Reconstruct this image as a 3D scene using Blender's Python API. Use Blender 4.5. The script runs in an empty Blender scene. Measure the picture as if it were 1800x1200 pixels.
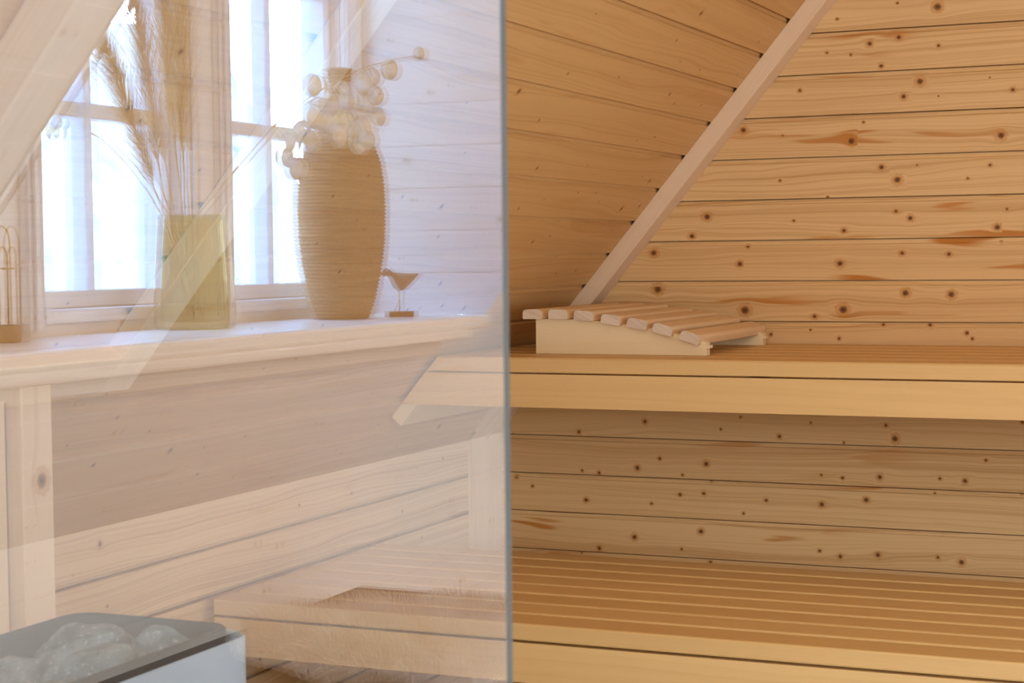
import bpy, bmesh, math, random
from mathutils import Vector, Matrix, noise

# ------------------------------------------------------------------ camera
SC = bpy.context.scene
COL = SC.collection
H = 1.142                                   # eye height above the floor
cam_d = bpy.data.cameras.new('camera')
cam = bpy.data.objects.new('camera', cam_d)
COL.objects.link(cam)
cam.matrix_world = Matrix(((0.91771213, -0.0095595, 0.39713103, 0.0),
                           (0.39711304, 0.04794772, -0.91651637, 0.0),
                           (-0.01028009, 0.9988041, 0.04779841, H),
                           (0, 0, 0, 1)))
cam_d.sensor_fit = 'HORIZONTAL'
cam_d.sensor_width = 36.0
cam_d.lens = 62.31
cam_d.clip_start = 0.02
cam_d.dof.use_dof = True
cam_d.dof.focus_distance = 3.35
cam_d.dof.aperture_fstop = 13.0
SC.camera = cam

# ------------------------------------------------------------------ sky
W = bpy.data.worlds.new('world')
SC.world = W
W.use_nodes = True
bg = W.node_tree.nodes['Background']
bg.inputs[0].default_value = (0.25, 0.50, 1.0, 1)
bg.inputs[1].default_value = 250.0

# ------------------------------------------------------------------ sun, dormer sky portal, added unseen fill lights


def add_light(name, kind, loc, rot, energy, color, **kw):
    d = bpy.data.lights.new(name, kind)
    d.energy = energy
    d.color = color
    for k_, v_ in kw.items():
        setattr(d, k_, v_)
    o = bpy.data.objects.new(name, d)
    COL.objects.link(o)
    o.location = loc
    o.rotation_euler = rot
    return o


R_ = math.radians
add_light('sun', 'SUN', (3, 2, 6), (R_(-35), R_(35), 0), 25.0, (1.0, 0.93, 0.80), angle=R_(0.6))
add_light('rear_fill_light', 'AREA', (0.45, -2.58, 1.62), (R_(90), 0, 0), 70.0, (0.92, 0.97, 1.0),  # added fill from behind, shines in front of the rear blind
          shape='RECTANGLE', size=1.4, size_y=0.95)
add_light('side_fill_light', 'AREA', (1.98, -1.35, 1.05), (0, R_(90), 0), 38.0, (0.60, 0.79, 1.0),  # added cool fill for the bathroom walls, inside the side blind
          shape='RECTANGLE', size=1.4, size_y=1.6)
add_light('sauna_side_fill', 'AREA', (1.93, 1.95, 1.00), (0, R_(90), 0), 28.0, (0.76, 0.88, 1.0),  # added fill for the left sauna walls, no opening behind it
          shape='RECTANGLE', size=0.9, size_y=1.0)
po = add_light('dormer_window_daylight', 'AREA', (-1.80, -0.45, 1.47), (0, R_(-90), 0), 1.0, (1, 1, 1),
               shape='RECTANGLE', size=0.95, size_y=1.15)
po.data.cycles.is_portal = True
FILL_LAMP = add_light('bathroom_fill_lamp', 'AREA', (0.30, -0.75, 2.405), (R_(12), R_(6), 0), 24.0, (0.92, 0.97, 1.0),  # unseen overhead fill, added to brighten both rooms
                 shape='RECTANGLE', size=1.1, size_y=1.1)
add_light('sauna_fill_lamp', 'AREA', (0.75, 1.75, 2.405), (0, 0, 0), 7.0, (1.0, 0.84, 0.55),  # unseen warm fill, added above the benches
          shape='RECTANGLE', size=0.9, size_y=0.3)

SC.view_settings.view_transform = 'Standard'
SC.view_settings.look = 'None'
SC.view_settings.gamma = 1.0
SC.view_settings.use_curve_mapping = False
SC.view_settings.exposure = -0.2
SC.cycles.use_denoising = True
SC.cycles.max_bounces = 10
SC.cycles.diffuse_bounces = 5
SC.cycles.glossy_bounces = 4
SC.cycles.transparent_max_bounces = 24
SC.cycles.transmission_bounces = 8
SC.cycles.caustics_reflective = False
SC.cycles.caustics_refractive = False
SC.cycles.sample_clamp_indirect = 6.0

# ================================================================== node helpers


class X:
    """a tiny expression wrapper: shader maths written as arithmetic"""
    nt = None

    def __init__(s, sock):
        s.s = sock

    @staticmethod
    def op(kind, *a, clamp=False):
        n = X.nt.nodes.new('ShaderNodeMath')
        n.operation = kind
        n.use_clamp = clamp
        for i, v in enumerate(a):
            if isinstance(v, X):
                X.nt.links.new(v.s, n.inputs[i])
            else:
                n.inputs[i].default_value = float(v)
        return X(n.outputs[0])

    def __add__(s, o): return X.op('ADD', s, o)
    def __radd__(s, o): return X.op('ADD', s, o)
    def __sub__(s, o): return X.op('SUBTRACT', s, o)
    def __rsub__(s, o): return X.op('SUBTRACT', o, s)
    def __mul__(s, o): return X.op('MULTIPLY', s, o)
    def __rmul__(s, o): return X.op('MULTIPLY', s, o)
    def __truediv__(s, o): return X.op('DIVIDE', s, o)
    def __neg__(s): return X.op('MULTIPLY', s, -1)


def xexp(a): return X.op('EXPONENT', a)
def xsat(a): return X.op('ADD', a, 0.0, clamp=True)


def xstep(a, lo, hi):
    n = X.nt.nodes.new('ShaderNodeMapRange')
    n.interpolation_type = 'SMOOTHSTEP'
    X.nt.links.new(a.s, n.inputs[0])
    n.inputs[1].default_value = lo
    n.inputs[2].default_value = hi
    return X(n.outputs[0])


def xvec(a, b, c):
    n = X.nt.nodes.new('ShaderNodeCombineXYZ')
    for i, v in enumerate((a, b, c)):
        if isinstance(v, X):
            X.nt.links.new(v.s, n.inputs[i])
        else:
            n.inputs[i].default_value = v
    return n.outputs[0]


def xnoise(vec, scale=1.0, detail=2.0, rough=0.5):
    n = X.nt.nodes.new('ShaderNodeTexNoise')
    X.nt.links.new(vec, n.inputs['Vector'])
    n.inputs['Scale'].default_value = scale
    n.inputs['Detail'].default_value = detail
    n.inputs['Roughness'].default_value = rough
    return X(n.outputs[0])


def xmix(f, a, b):
    n = X.nt.nodes.new('ShaderNodeMix')
    n.data_type = 'RGBA'
    if isinstance(f, X):
        X.nt.links.new(f.s, n.inputs[0])
    else:
        n.inputs[0].default_value = f
    for i, v in ((6, a), (7, b)):
        if isinstance(v, tuple):
            n.inputs[i].default_value = (*v, 1)
        else:
            X.nt.links.new(v, n.inputs[i])
    return n.outputs[2]


def new_mat(name):
    m = bpy.data.materials.new(name)
    m.use_nodes = True
    X.nt = m.node_tree
    return m, m.node_tree.nodes['Principled BSDF']


def uvsep(name):
    n = X.nt.nodes.new('ShaderNodeUVMap')
    n.uv_map = name
    s = X.nt.nodes.new('ShaderNodeSeparateXYZ')
    X.nt.links.new(n.outputs[0], s.inputs[0])
    return X(s.outputs[0]), X(s.outputs[1])


def bump(bsdf, h, strength=0.2, dist=0.001):
    b = X.nt.nodes.new('ShaderNodeBump')
    b.inputs['Strength'].default_value = strength
    b.inputs['Distance'].default_value = dist
    X.nt.links.new(h.s, b.inputs['Height'])
    X.nt.links.new(b.outputs[0], bsdf.inputs['Normal'])


def wood(name, light, dark, streak, knot=(0.22, 0.08, 0.02), grain=0.5, streaks=1.0, rough=0.55,
         fine=230.0, board_var=0.12, spec=0.3):
    """planed softwood: growth rings along U, bent round the knots"""
    m, b = new_mat(name)
    u, v = uvsep('uv')
    du, dv = uvsep('knot')
    r, rnd = uvsep('size')
    d2 = du * du + dv * dv
    r2 = r * r + 1e-7
    # rings flow round a knot
    g = xexp(-(du * du / (r2 * 14.0) + dv * dv / (r2 * 5.0)))
    vv = v - dv * g * 0.92
    seed = rnd * 37.0
    warp = xnoise(xvec(u * 1.1, vv * 9.0, seed), 1.0, 2.0)
    wob = xnoise(xvec(u * 7.0, vv * 22.0, seed), 1.0, 2.0)
    p = vv + (warp - 0.5) * 0.085 + (wob - 0.5) * 0.006
    g1 = xnoise(xvec(u * 0.5, p * fine, seed), 1.0, 3.0, 0.6)
    g2 = xnoise(xvec(u * 0.35, p * (fine * 0.22), seed + 5.0), 1.0, 2.0)
    lines = xstep(g1, 0.44, 0.74) * 0.65 + xstep(g2, 0.45, 0.75) * 0.5
    # amber resin bands
    st = xnoise(xvec(u * 2.6, p * 34.0, seed + 11.0), 1.0, 2.0)
    zone = xnoise(xvec(u * 1.3, v * 3.0, seed + 3.0), 1.0, 1.0)
    st = xstep(st, 0.60, 0.66) * xstep(zone, 0.50, 0.60) * streaks
    tone = xnoise(xvec(u * 2.2, v * 14.0, seed + 20.0), 1.0, 3.0)
    c = xmix(xsat(lines * grain), light, dark)
    c = xmix(xsat(st), c, streak)
    # board to board tone
    c = xmix(xsat(xstep(rnd, 0.0, 1.0) * board_var + (tone - 0.5) * 0.3), c, dark)
    # knots
    wob2 = xnoise(xvec(u * 170.0, v * 170.0, seed), 1.0, 2.0)
    dn = X.op('SQRT', (du * du * (0.75 + rnd * 0.3) + dv * dv) / r2) * (0.6 + wob2 * 0.8)
    on = xstep(r, 0.0005, 0.001)
    halo = (1.0 - xstep(dn, 1.0, 2.3)) * on
    ring = X.op('SINE', dn * 9.0) * 0.5 + 0.5
    c = xmix(xsat(halo * (0.42 + ring * 0.35)), c, streak)
    inner = (1.0 - xstep(dn, 0.15, 0.6)) * on
    core = (1.0 - xstep(dn, 0.55, 1.05)) * on
    c = xmix(xsat(core * (0.55 + wob2 * 0.6)), c, knot)
    c = xmix(xsat(inner * 0.6), c, tuple(q * 0.35 for q in knot))
    X.nt.links.new(c, b.inputs['Base Color'])
    b.inputs['Roughness'].default_value = rough
    b.inputs['Specular IOR Level'].default_value = spec
    bump(b, lines * -0.5, 0.25, 0.0006)
    return m


def plain(name, color, rough=0.5, metal=0.0, var=0.0, nscale=40.0, bmp=0.0, spec=0.5):
    m, b = new_mat(name)
    tc = X.nt.nodes.new('ShaderNodeTexCoord')
    n = xnoise(tc.outputs['Object'], nscale, 4.0)
    dk = tuple(x * (1 - var) for x in color)
    lt = tuple(min(1, x * (1 + var)) for x in color)
    X.nt.links.new(xmix(xstep(n, 0.3, 0.7), dk, lt), b.inputs['Base Color'])
    b.inputs['Roughness'].default_value = rough
    b.inputs['Metallic'].default_value = metal
    b.inputs['Specular IOR Level'].default_value = spec
    if bmp:
        bump(b, n, bmp, 0.002)
    return m


M = {}
M['pine'] = wood('spruce_boards', (0.79, 0.535, 0.26), (0.54, 0.285, 0.10), (0.54, 0.21, 0.035), (0.15, 0.052, 0.013), grain=0.9)
M['pine_slope'] = wood('spruce_roof_boards', (0.70, 0.425, 0.17), (0.50, 0.255, 0.08), (0.58, 0.28, 0.08), (0.24, 0.11, 0.04), grain=0.6, streaks=0.4)
M['trim'] = wood('pale_trim_wood', (0.83, 0.64, 0.45), (0.70, 0.49, 0.31), (0.58, 0.30, 0.12), grain=0.5, streaks=0.2, board_var=0.05)
M['bench'] = wood('golden_bench_wood', (0.78, 0.53, 0.235), (0.61, 0.365, 0.135), (0.52, 0.25, 0.08), grain=0.35, streaks=0.1,
                  board_var=0.25, rough=0.45, fine=160.0)
M['headrest'] = wood('pale_aspen', (0.86, 0.70, 0.44), (0.79, 0.60, 0.34), (0.66, 0.42, 0.20), grain=0.3, streaks=0.1, board_var=0.05)
M['slat'] = wood('aspen_slat', (0.84, 0.62, 0.38), (0.73, 0.50, 0.28), (0.55, 0.3, 0.12), grain=0.3, streaks=0.0, board_var=0.2)
M['endgrain'] = wood('slat_end_grain', (0.76, 0.62, 0.48), (0.50, 0.38, 0.28), (0.6, 0.45, 0.3), grain=0.75, streaks=0.0, fine=600.0)
M['white_boards'] = wood('whitewashed_boards', (0.90, 0.89, 0.87), (0.80, 0.77, 0.74), (0.70, 0.60, 0.48), (0.42, 0.36, 0.32),
                         grain=0.35, streaks=0.3, board_var=0.1)
M['sill'] = wood('waxed_white_sill', (0.82, 0.78, 0.72), (0.74, 0.66, 0.56), (0.7, 0.6, 0.45), (0.4, 0.33, 0.28),
                 grain=0.4, streaks=0.2, rough=0.3)
M['white_paint'] = plain('white_window_paint', (0.80, 0.82, 0.86), 0.35)
M['dark_wood'] = plain('dark_brown_leather', (0.05, 0.028, 0.016), 0.5, var=0.3)
M['rubber'] = plain('window_gasket', (0.08, 0.09, 0.1), 0.6)
M['floor'] = plain('pale_floor_tile', (0.62, 0.60, 0.57), 0.5, var=0.15, nscale=6.0)
M['wicker'] = plain('woven_water_hyacinth', (0.24, 0.13, 0.05), 0.8, var=0.35, nscale=120.0)
M['shell'] = plain('brushed_light_steel', (0.56, 0.73, 0.92), 0.42, 0.1, var=0.05, nscale=8.0)
M['tray'] = plain('dark_blued_steel', (0.015, 0.024, 0.03), 0.5, 0.1, var=0.15, nscale=10.0)
M['tray_rim'] = plain('bronzed_steel_rim', (0.30, 0.22, 0.16), 0.3, 0.9, var=0.1, nscale=10.0)
M['steel'] = plain('polished_steel', (0.62, 0.62, 0.62), 0.18, 1.0)
M['brass'] = plain('thin_brass_wire', (0.42, 0.26, 0.10), 0.35, 1.0)
M['stem'] = plain('dry_straw_stem', (0.50, 0.36, 0.17), 0.7, var=0.2)
M['plume'] = plain('dry_pampas_plume', (0.62, 0.46, 0.26), 0.8, var=0.25, nscale=200.0)
M['bird_wood'] = plain('washed_driftwood', (0.30, 0.21, 0.14), 0.7, var=0.25, nscale=90.0)
M['bird_base'] = plain('warm_oak_block', (0.22, 0.11, 0.045), 0.6, var=0.25, nscale=60.0)
M['fur'] = plain('cream_sheepskin_wool', (0.86, 0.80, 0.74), 0.9, var=0.05, nscale=30.0)
M['bench_dark'] = plain('brown_leather', (0.06, 0.03, 0.015), 0.45, var=0.25)
M['fill_white'] = plain('fill_housing_white', (0.8, 0.8, 0.78), 0.4)
M['brick'] = plain('dark_ground', (0.3, 0.3, 0.28), 0.9, var=0.3, nscale=3.0)


def mat_stone():
    m, b = new_mat('grey_peridotite_stone')
    tc = X.nt.nodes.new('ShaderNodeTexCoord')
    n = xnoise(tc.outputs['Object'], 28.0, 6.0, 0.65)
    s = xnoise(tc.outputs['Object'], 160.0, 3.0, 0.6)
    c = xmix(xstep(n, 0.3, 0.7), (0.075, 0.12, 0.15), (0.27, 0.37, 0.44))
    c = xmix(xsat(xstep(s, 0.58, 0.7) * 0.6), c, (0.62, 0.68, 0.72))
    X.nt.links.new(c, b.inputs['Base Color'])
    b.inputs['Roughness'].default_value = 0.75
    bump(b, n + s * 0.4, 0.6, 0.004)
    return m


M['stone'] = mat_stone()


def mat_glass(name, tint, refl, rough=0.0, base=0.0):
    """clear pane: lets light straight through, mirrors by angle"""
    m, b = new_mat(name)
    nt = X.nt
    nt.nodes.remove(b)
    out = nt.nodes['Material Output']
    t = nt.nodes.new('ShaderNodeBsdfTransparent')
    t.inputs[0].default_value = (*tint, 1)
    g = nt.nodes.new('ShaderNodeBsdfGlossy')
    g.inputs['Roughness'].default_value = rough
    g.inputs[0].default_value = (0.97, 0.98, 1, 1)
    ge = nt.nodes.new('ShaderNodeNewGeometry')
    dt = nt.nodes.new('ShaderNodeVectorMath')
    dt.operation = 'DOT_PRODUCT'
    nt.links.new(ge.outputs['Incoming'], dt.inputs[0])
    nt.links.new(ge.outputs['Normal'], dt.inputs[1])
    c1 = 1.0 - X.op('ABSOLUTE', X(dt.outputs['Value']))
    f = X.op('POWER', c1, 5.0) * 0.96 + 0.04
    fac = xsat(f * refl + base)
    mx = nt.nodes.new('ShaderNodeMixShader')
    nt.links.new(fac.s, mx.inputs[0])
    nt.links.new(t.outputs[0], mx.inputs[1])
    nt.links.new(g.outputs[0], mx.inputs[2])
    nt.links.new(mx.outputs[0], out.inputs[0])
    return m


M['glass'] = mat_glass('sauna_glass', (0.985, 0.99, 0.985), 4.6)
M['pane'] = mat_glass('window_glass', (0.97, 0.98, 0.98), 1.0)
M['green_glass'] = mat_glass('olive_green_glass', (0.81, 0.79, 0.62), 1.6, 0.03, 0.01)
M['glass_edge'] = plain('sea_green_glass_edge', (0.13, 0.17, 0.19), 0.3)


def mat_lunaria():
    m, b = new_mat('papery_seed_disc')
    tc = X.nt.nodes.new('ShaderNodeTexCoord')
    n = xnoise(tc.outputs['Object'], 60.0, 3.0)
    c = xmix(xstep(n, 0.45, 0.65), (0.97, 0.95, 0.92), (0.90, 0.76, 0.50))
    X.nt.links.new(c, b.inputs['Base Color'])
    b.inputs['Roughness'].default_value = 0.45
    tr = X.nt.nodes.new('ShaderNodeBsdfTranslucent')
    X.nt.links.new(c, tr.inputs[0])
    mx = X.nt.nodes.new('ShaderNodeMixShader')
    mx.inputs[0].default_value = 0.3
    X.nt.links.new(b.outputs[0], mx.inputs[1])
    X.nt.links.new(tr.outputs[0], mx.inputs[2])
    X.nt.links.new(mx.outputs[0], X.nt.nodes['Material Output'].inputs[0])
    return m


M['disc'] = mat_lunaria()


def mat_hill():
    m, b = new_mat('sunlit_rock_and_dry_grass')
    tc = X.nt.nodes.new('ShaderNodeTexCoord')
    n = xnoise(tc.outputs['Object'], 3.2, 8.0, 0.72)
    n2 = xnoise(tc.outputs['Object'], 1.1, 3.0)
    c = xmix(xstep(n, 0.36, 0.56), (0.012, 0.008, 0.002), (0.075, 0.058, 0.032))
    c = xmix(xstep(n2, 0.42, 0.66), c, (0.11, 0.088, 0.056))
    X.nt.links.new(c, b.inputs['Base Color'])
    b.inputs['Roughness'].default_value = 0.9
    bump(b, n, 0.4, 0.05)
    return m


M['hill'] = mat_hill()

# ================================================================== mesh helpers


class MB:
    """collects faces with the three wood uv layers and builds ONE mesh"""

    def __init__(s):
        s.v = []
        s.f = []
        s.uv = []
        s.kn = []
        s.sz = []
        s.mi = []
        s.smooth = []

    def face(s, pts, uvs=None, kn=None, sz=(0, 0), mi=0, smooth=False):
        i = len(s.v)
        s.v += [tuple(p) for p in pts]
        s.f.append(tuple(range(i, i + len(pts))))
        s.uv.append(uvs or [(0, 0)] * len(pts))
        s.kn.append(kn or [(9, 9)] * len(pts))
        s.sz.append(sz)
        s.mi.append(mi)
        s.smooth.append(smooth)

    def box(s, O, U, V, N, a, b, c, rnd=None, mi=0, end_mi=None, knots=None, uo=None, chamfer=0.0):
        """box from corner O along unit axes U (length a), V (width b), N (thickness c)"""
        O, U, V, N = Vector(O), Vector(U), Vector(V), Vector(N)
        rnd = random.random() if rnd is None else rnd
        uo = random.random() * 20 if uo is None else uo
        em = mi if end_mi is None else end_mi
        h = chamfer
        if h <= 0:
            prof = [(0, 0), (b, 0), (b, c), (0, c)]
        else:
            k = h * 0.3
            prof = [(h, 0), (b - h, 0), (b - k, k), (b, h), (b, c - h), (b - k, c - k), (b - h, c), (h, c), (k, c - k), (0, c - h), (0, h), (k, k)]
        flip = U.cross(V).dot(N) < 0
        n = len(prof)
        run = 0.0
        for i in range(n):
            p, q = prof[i], prof[(i + 1) % n]
            L = math.hypot(q[0] - p[0], q[1] - p[1])
            P = lambda u, w: O + U * u + V * w[0] + N * w[1]
            pts = [P(0, p), P(0, q), P(a, q), P(a, p)]
            uv = [(uo, run), (uo, run + L), (uo + a, run + L), (uo + a, run)]
            if flip:
                pts.reverse()
                uv.reverse()
            if knots and L > 0.053:
                uk, rk = knots
                kn = [(q[0] - uo - uk, q[1] - run - L * 0.62) for q in uv]
                s.face(pts, uv, kn, (rk, rnd), mi)
            else:
                s.face(pts, uv, None, (0, rnd), mi)
            run += L
        e0 = [O + V * w[0] + N * w[1] for w in prof]
        e1 = [O + U * a + V * w[0] + N * w[1] for w in prof]
        uve = [(w[0] + uo, w[1]) for w in prof]
        a0, a1 = list(reversed(e0)), list(e1)
        u0, u1 = list(reversed(uve)), list(uve)
        if not flip:
            a0, a1 = a0, a1
        else:
            a0.reverse(); a1.reverse(); u0.reverse(); u1.reverse()
        s.face(a0, u0, None, (0, rnd), em)
        s.face(a1, u1, None, (0, rnd), em)

    def hexa(s, c8, uscale_axis, rnd=None, mi=0, uo=None):
        """any 8 corner block: c8 = 4 bottom corners then 4 top corners, same order"""
        rnd = random.random() if rnd is None else rnd
        uo = random.random() * 20 if uo is None else uo
        A = Vector(uscale_axis).normalized()
        c = [Vector(p) for p in c8]
        ctr = sum(c, Vector()) / 8
        for q in ((0, 1, 2, 3), (4, 5, 6, 7), (0, 1, 5, 4), (1, 2, 6, 5), (2, 3, 7, 6), (3, 0, 4, 7)):
            P = [c[i] for i in q]
            nr = (P[1] - P[0]).cross(P[2] - P[0])
            if nr.length < 1e-12:
                nr = (P[2] - P[0]).cross(P[3] - P[0])
            if nr.dot(sum(P, Vector()) / 4 - ctr) < 0:
                P.reverse()
                nr = -nr
            nr.normalize()
            B = nr.cross(A)
            if B.length < 0.3:
                B = Vector((0, 0, 1)) if abs(nr.z) < 0.9 else Vector((1, 0, 0))
            B.normalize()
            uv = [(p.dot(A) + uo, p.dot(B)) for p in P]
            s.face(P, uv, None, (0, rnd), mi)

    def build(s, name, mats, parent=None, loc=None):
        me = bpy.data.meshes.new(name)
        off = Vector(loc) if loc is not None else Vector((0, 0, 0))
        me.from_pydata([tuple(Vector(p) - off) for p in s.v], [], s.f)
        layers = [me.uv_layers.new(name=n) for n in ('uv', 'knot', 'size')]
        fu, fk, fs = [], [], []
        for i in range(len(s.f)):
            for j in range(len(s.f[i])):
                fu += s.uv[i][j]
                fk += s.kn[i][j]
                fs += s.sz[i]
        for l, d in zip(layers, (fu, fk, fs)):
            l.data.foreach_set('uv', d)
        me.polygons.foreach_set('material_index', s.mi)
        me.polygons.foreach_set('use_smooth', s.smooth)
        for m in (mats if isinstance(mats, (list, tuple)) else [mats]):
            me.materials.append(m)
        me.update()
        o = bpy.data.objects.new(name, me)
        COL.objects.link(o)
        if loc is not None:
            o.location = off
        if parent:
            o.parent = parent
            o.location = off - parent.location if loc is not None else -parent.location
        return o


def tag(o, label=None, cat=None, group=None, kind=None):
    if label:
        o['label'] = label
    if cat:
        o['category'] = cat
    if group:
        o['group'] = group
    if kind:
        o['kind'] = kind
    return o


def thing(name, label, cat, loc=(0, 0, 0), group=None):
    o = bpy.data.objects.new(name, None)
    o.empty_display_size = 0.05
    COL.objects.link(o)
    o.location = loc
    return tag(o, label, cat, group)


def struct(name, mb, mats, label=None):
    o = mb.build(name, mats)
    return tag(o, label, None, None, 'structure')


def bm_obj(name, bm, mat, parent=None, smooth=True):
    """bmesh in world coordinates -> object"""
    me = bpy.data.meshes.new(name)
    bm.to_mesh(me)
    bm.free()
    for p in me.polygons:
        p.use_smooth = smooth
    for m in (mat if isinstance(mat, (list, tuple)) else [mat]):
        me.materials.append(m)
    o = bpy.data.objects.new(name, me)
    COL.objects.link(o)
    if parent:
        o.parent = parent
        o.location = -parent.location
    return o


def rand_knots(L, pitch, rng, density, rmin=0.0018, rmax=0.0065):
    out, u = [], rng.uniform(0.02, 0.15)
    while u < L - 0.02:
        big = rng.random() < 0.25
        r = rng.uniform(0.55, 1.0) * rmax if big else rng.uniform(rmin, rmin * 1.8)
        out.append((u, rng.uniform(0.012, pitch - 0.02), r))
        u += rng.expovariate(density) + 0.035
    return out


def boarding(mb, O, U, V, N, L, n, pitch, rng, knots=None, density=4.0, rec=0.0045, strip=0.0125, u0=None, thick=0.014,
             starts=None, ends=None, mi=0, start_f=None, end_f=None, slot=0.0027, sdep=0.013):
    """n tongue-and-groove boards, each a flat face and a recessed tongue strip, laid along V.
    O lower corner, U along the board, V across, N towards the room"""
    O, U, V, N = Vector(O), Vector(U), Vector(V), Vector(N)
    flip = U.cross(V).dot(N) < 0

    def quad(ua, ub, va, vb, na, nb, uv0, rnd, kn=None, r=0.0):
        # the first and last piece of a board may be cut on a slant (start_f / end_f of the height)
        us = [ua, ub, ub, ua]
        if start_f and ua is FIRST[0]:
            us[0], us[3] = start_f(va), start_f(vb)
        if end_f and ub is FIRST[1]:
            us[1], us[2] = end_f(va), end_f(vb)
        vs_ = [va, va, vb, vb]
        ns_ = [na, na, nb, nb]
        pts = [O + U * us[q] + V * vs_[q] + N * ns_[q] for q in range(4)]
        uv = [(us[q] + uv0, vs_[q]) for q in range(4)]
        k = None
        if kn:
            k = [(us[q] - kn[0], vs_[q] - kn[1]) for q in range(4)]
        if flip:
            pts.reverse(); uv.reverse()
            if k:
                k.reverse()
        mb.face(pts, uv, k, (r, rnd), mi)

    FIRST = [None, None]
    for i in range(n):
        if start_f:
            a = max(start_f(i * pitch), start_f((i + 1) * pitch)) + 1e-4
        else:
            a = starts[i] if starts else 0.0
        if end_f:
            e = min(end_f(i * pitch), end_f((i + 1) * pitch)) - 1e-4
        else:
            e = ends[i] if ends else float(L)
        a, e = float(a), float(e)
        FIRST[0], FIRST[1] = a, e
        if e - a < 0.01:
            continue
        rnd = rng.random()
        uo = rng.random() * 30
        va, vb = i * pitch, (i + 1) * pitch - strip
        if knots is not None:
            ks = sorted((u, v, r) for (u, v, r) in knots if va <= v < va + pitch and a < u < e)
        else:
            ks = [(u + a, v + va, r) for (u, v, r) in rand_knots(e - a, pitch, rng, density)]
        kk = []
        for k in ks:                      # two knots never share one spot
            if kk and k[0] - kk[-1][0] < (k[2] + kk[-1][2]) * 1.25:
                if k[2] > kk[-1][2]:
                    kk[-1] = k
                continue
            kk.append(k)
        ks = kk
        cuts = [a] + [(ks[j][0] + ks[j + 1][0]) / 2 for j in range(len(ks) - 1)] + [e]
        if not ks:
            quad(a, e, va, vb, 0, 0, uo, rnd)
        for j, k in enumerate(ks):
            quad(cuts[j], cuts[j + 1], va, vb, 0, 0, uo, rnd, k, k[2])
        # bevelled lower lip, recessed tongue above the face
        quad(a, e, vb, vb + 0.0022, 0, -rec * 0.6, uo, rnd)
        for j, k in enumerate(ks or [(a, 9, 0.0)]):
            ca, cb = (cuts[j], cuts[j + 1]) if ks else (a, e)
            quad(ca, cb, vb + 0.0022, va + pitch - slot, -rec * 0.6, -rec, uo, rnd, k, k[2])
        quad(a, e, va + pitch - slot, va + pitch - slot, -rec, -rec - sdep, uo, rnd)
        quad(a, e, va + pitch - slot, va + pitch, -rec - sdep, -rec - sdep, uo, rnd)
        quad(a, e, va + pitch, va + pitch, -rec - sdep, 0, uo, rnd)


# ================================================================== geometry of the roof space
K = 0.838                                   # roof: metres sideways per metre up
XW, ZF = -1.717, H - 0.4225                 # knee wall and the fold where the roof starts
YB, YG, YR = 3.75, 1.10, -2.60              # back wall, glass, rear wall
ZC = 2.45                                   # flat ceiling
LS = math.hypot(1, K)
SU = Vector((K / LS, 0, 1 / LS))            # up the slope
SN = Vector((1 / LS, 0, -K / LS))           # out of the slope into the room
YP = Vector((0, 1, 0))
FOLD = Vector((XW, 0, ZF))


def slope_x(z):
    return XW + K * (z - ZF)


def slope_pt(s, y, off=0.0):
    return FOLD + SU * s + SN * off + YP * y


rng = random.Random(11)
S_TOP = (ZC - ZF) * LS

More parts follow.
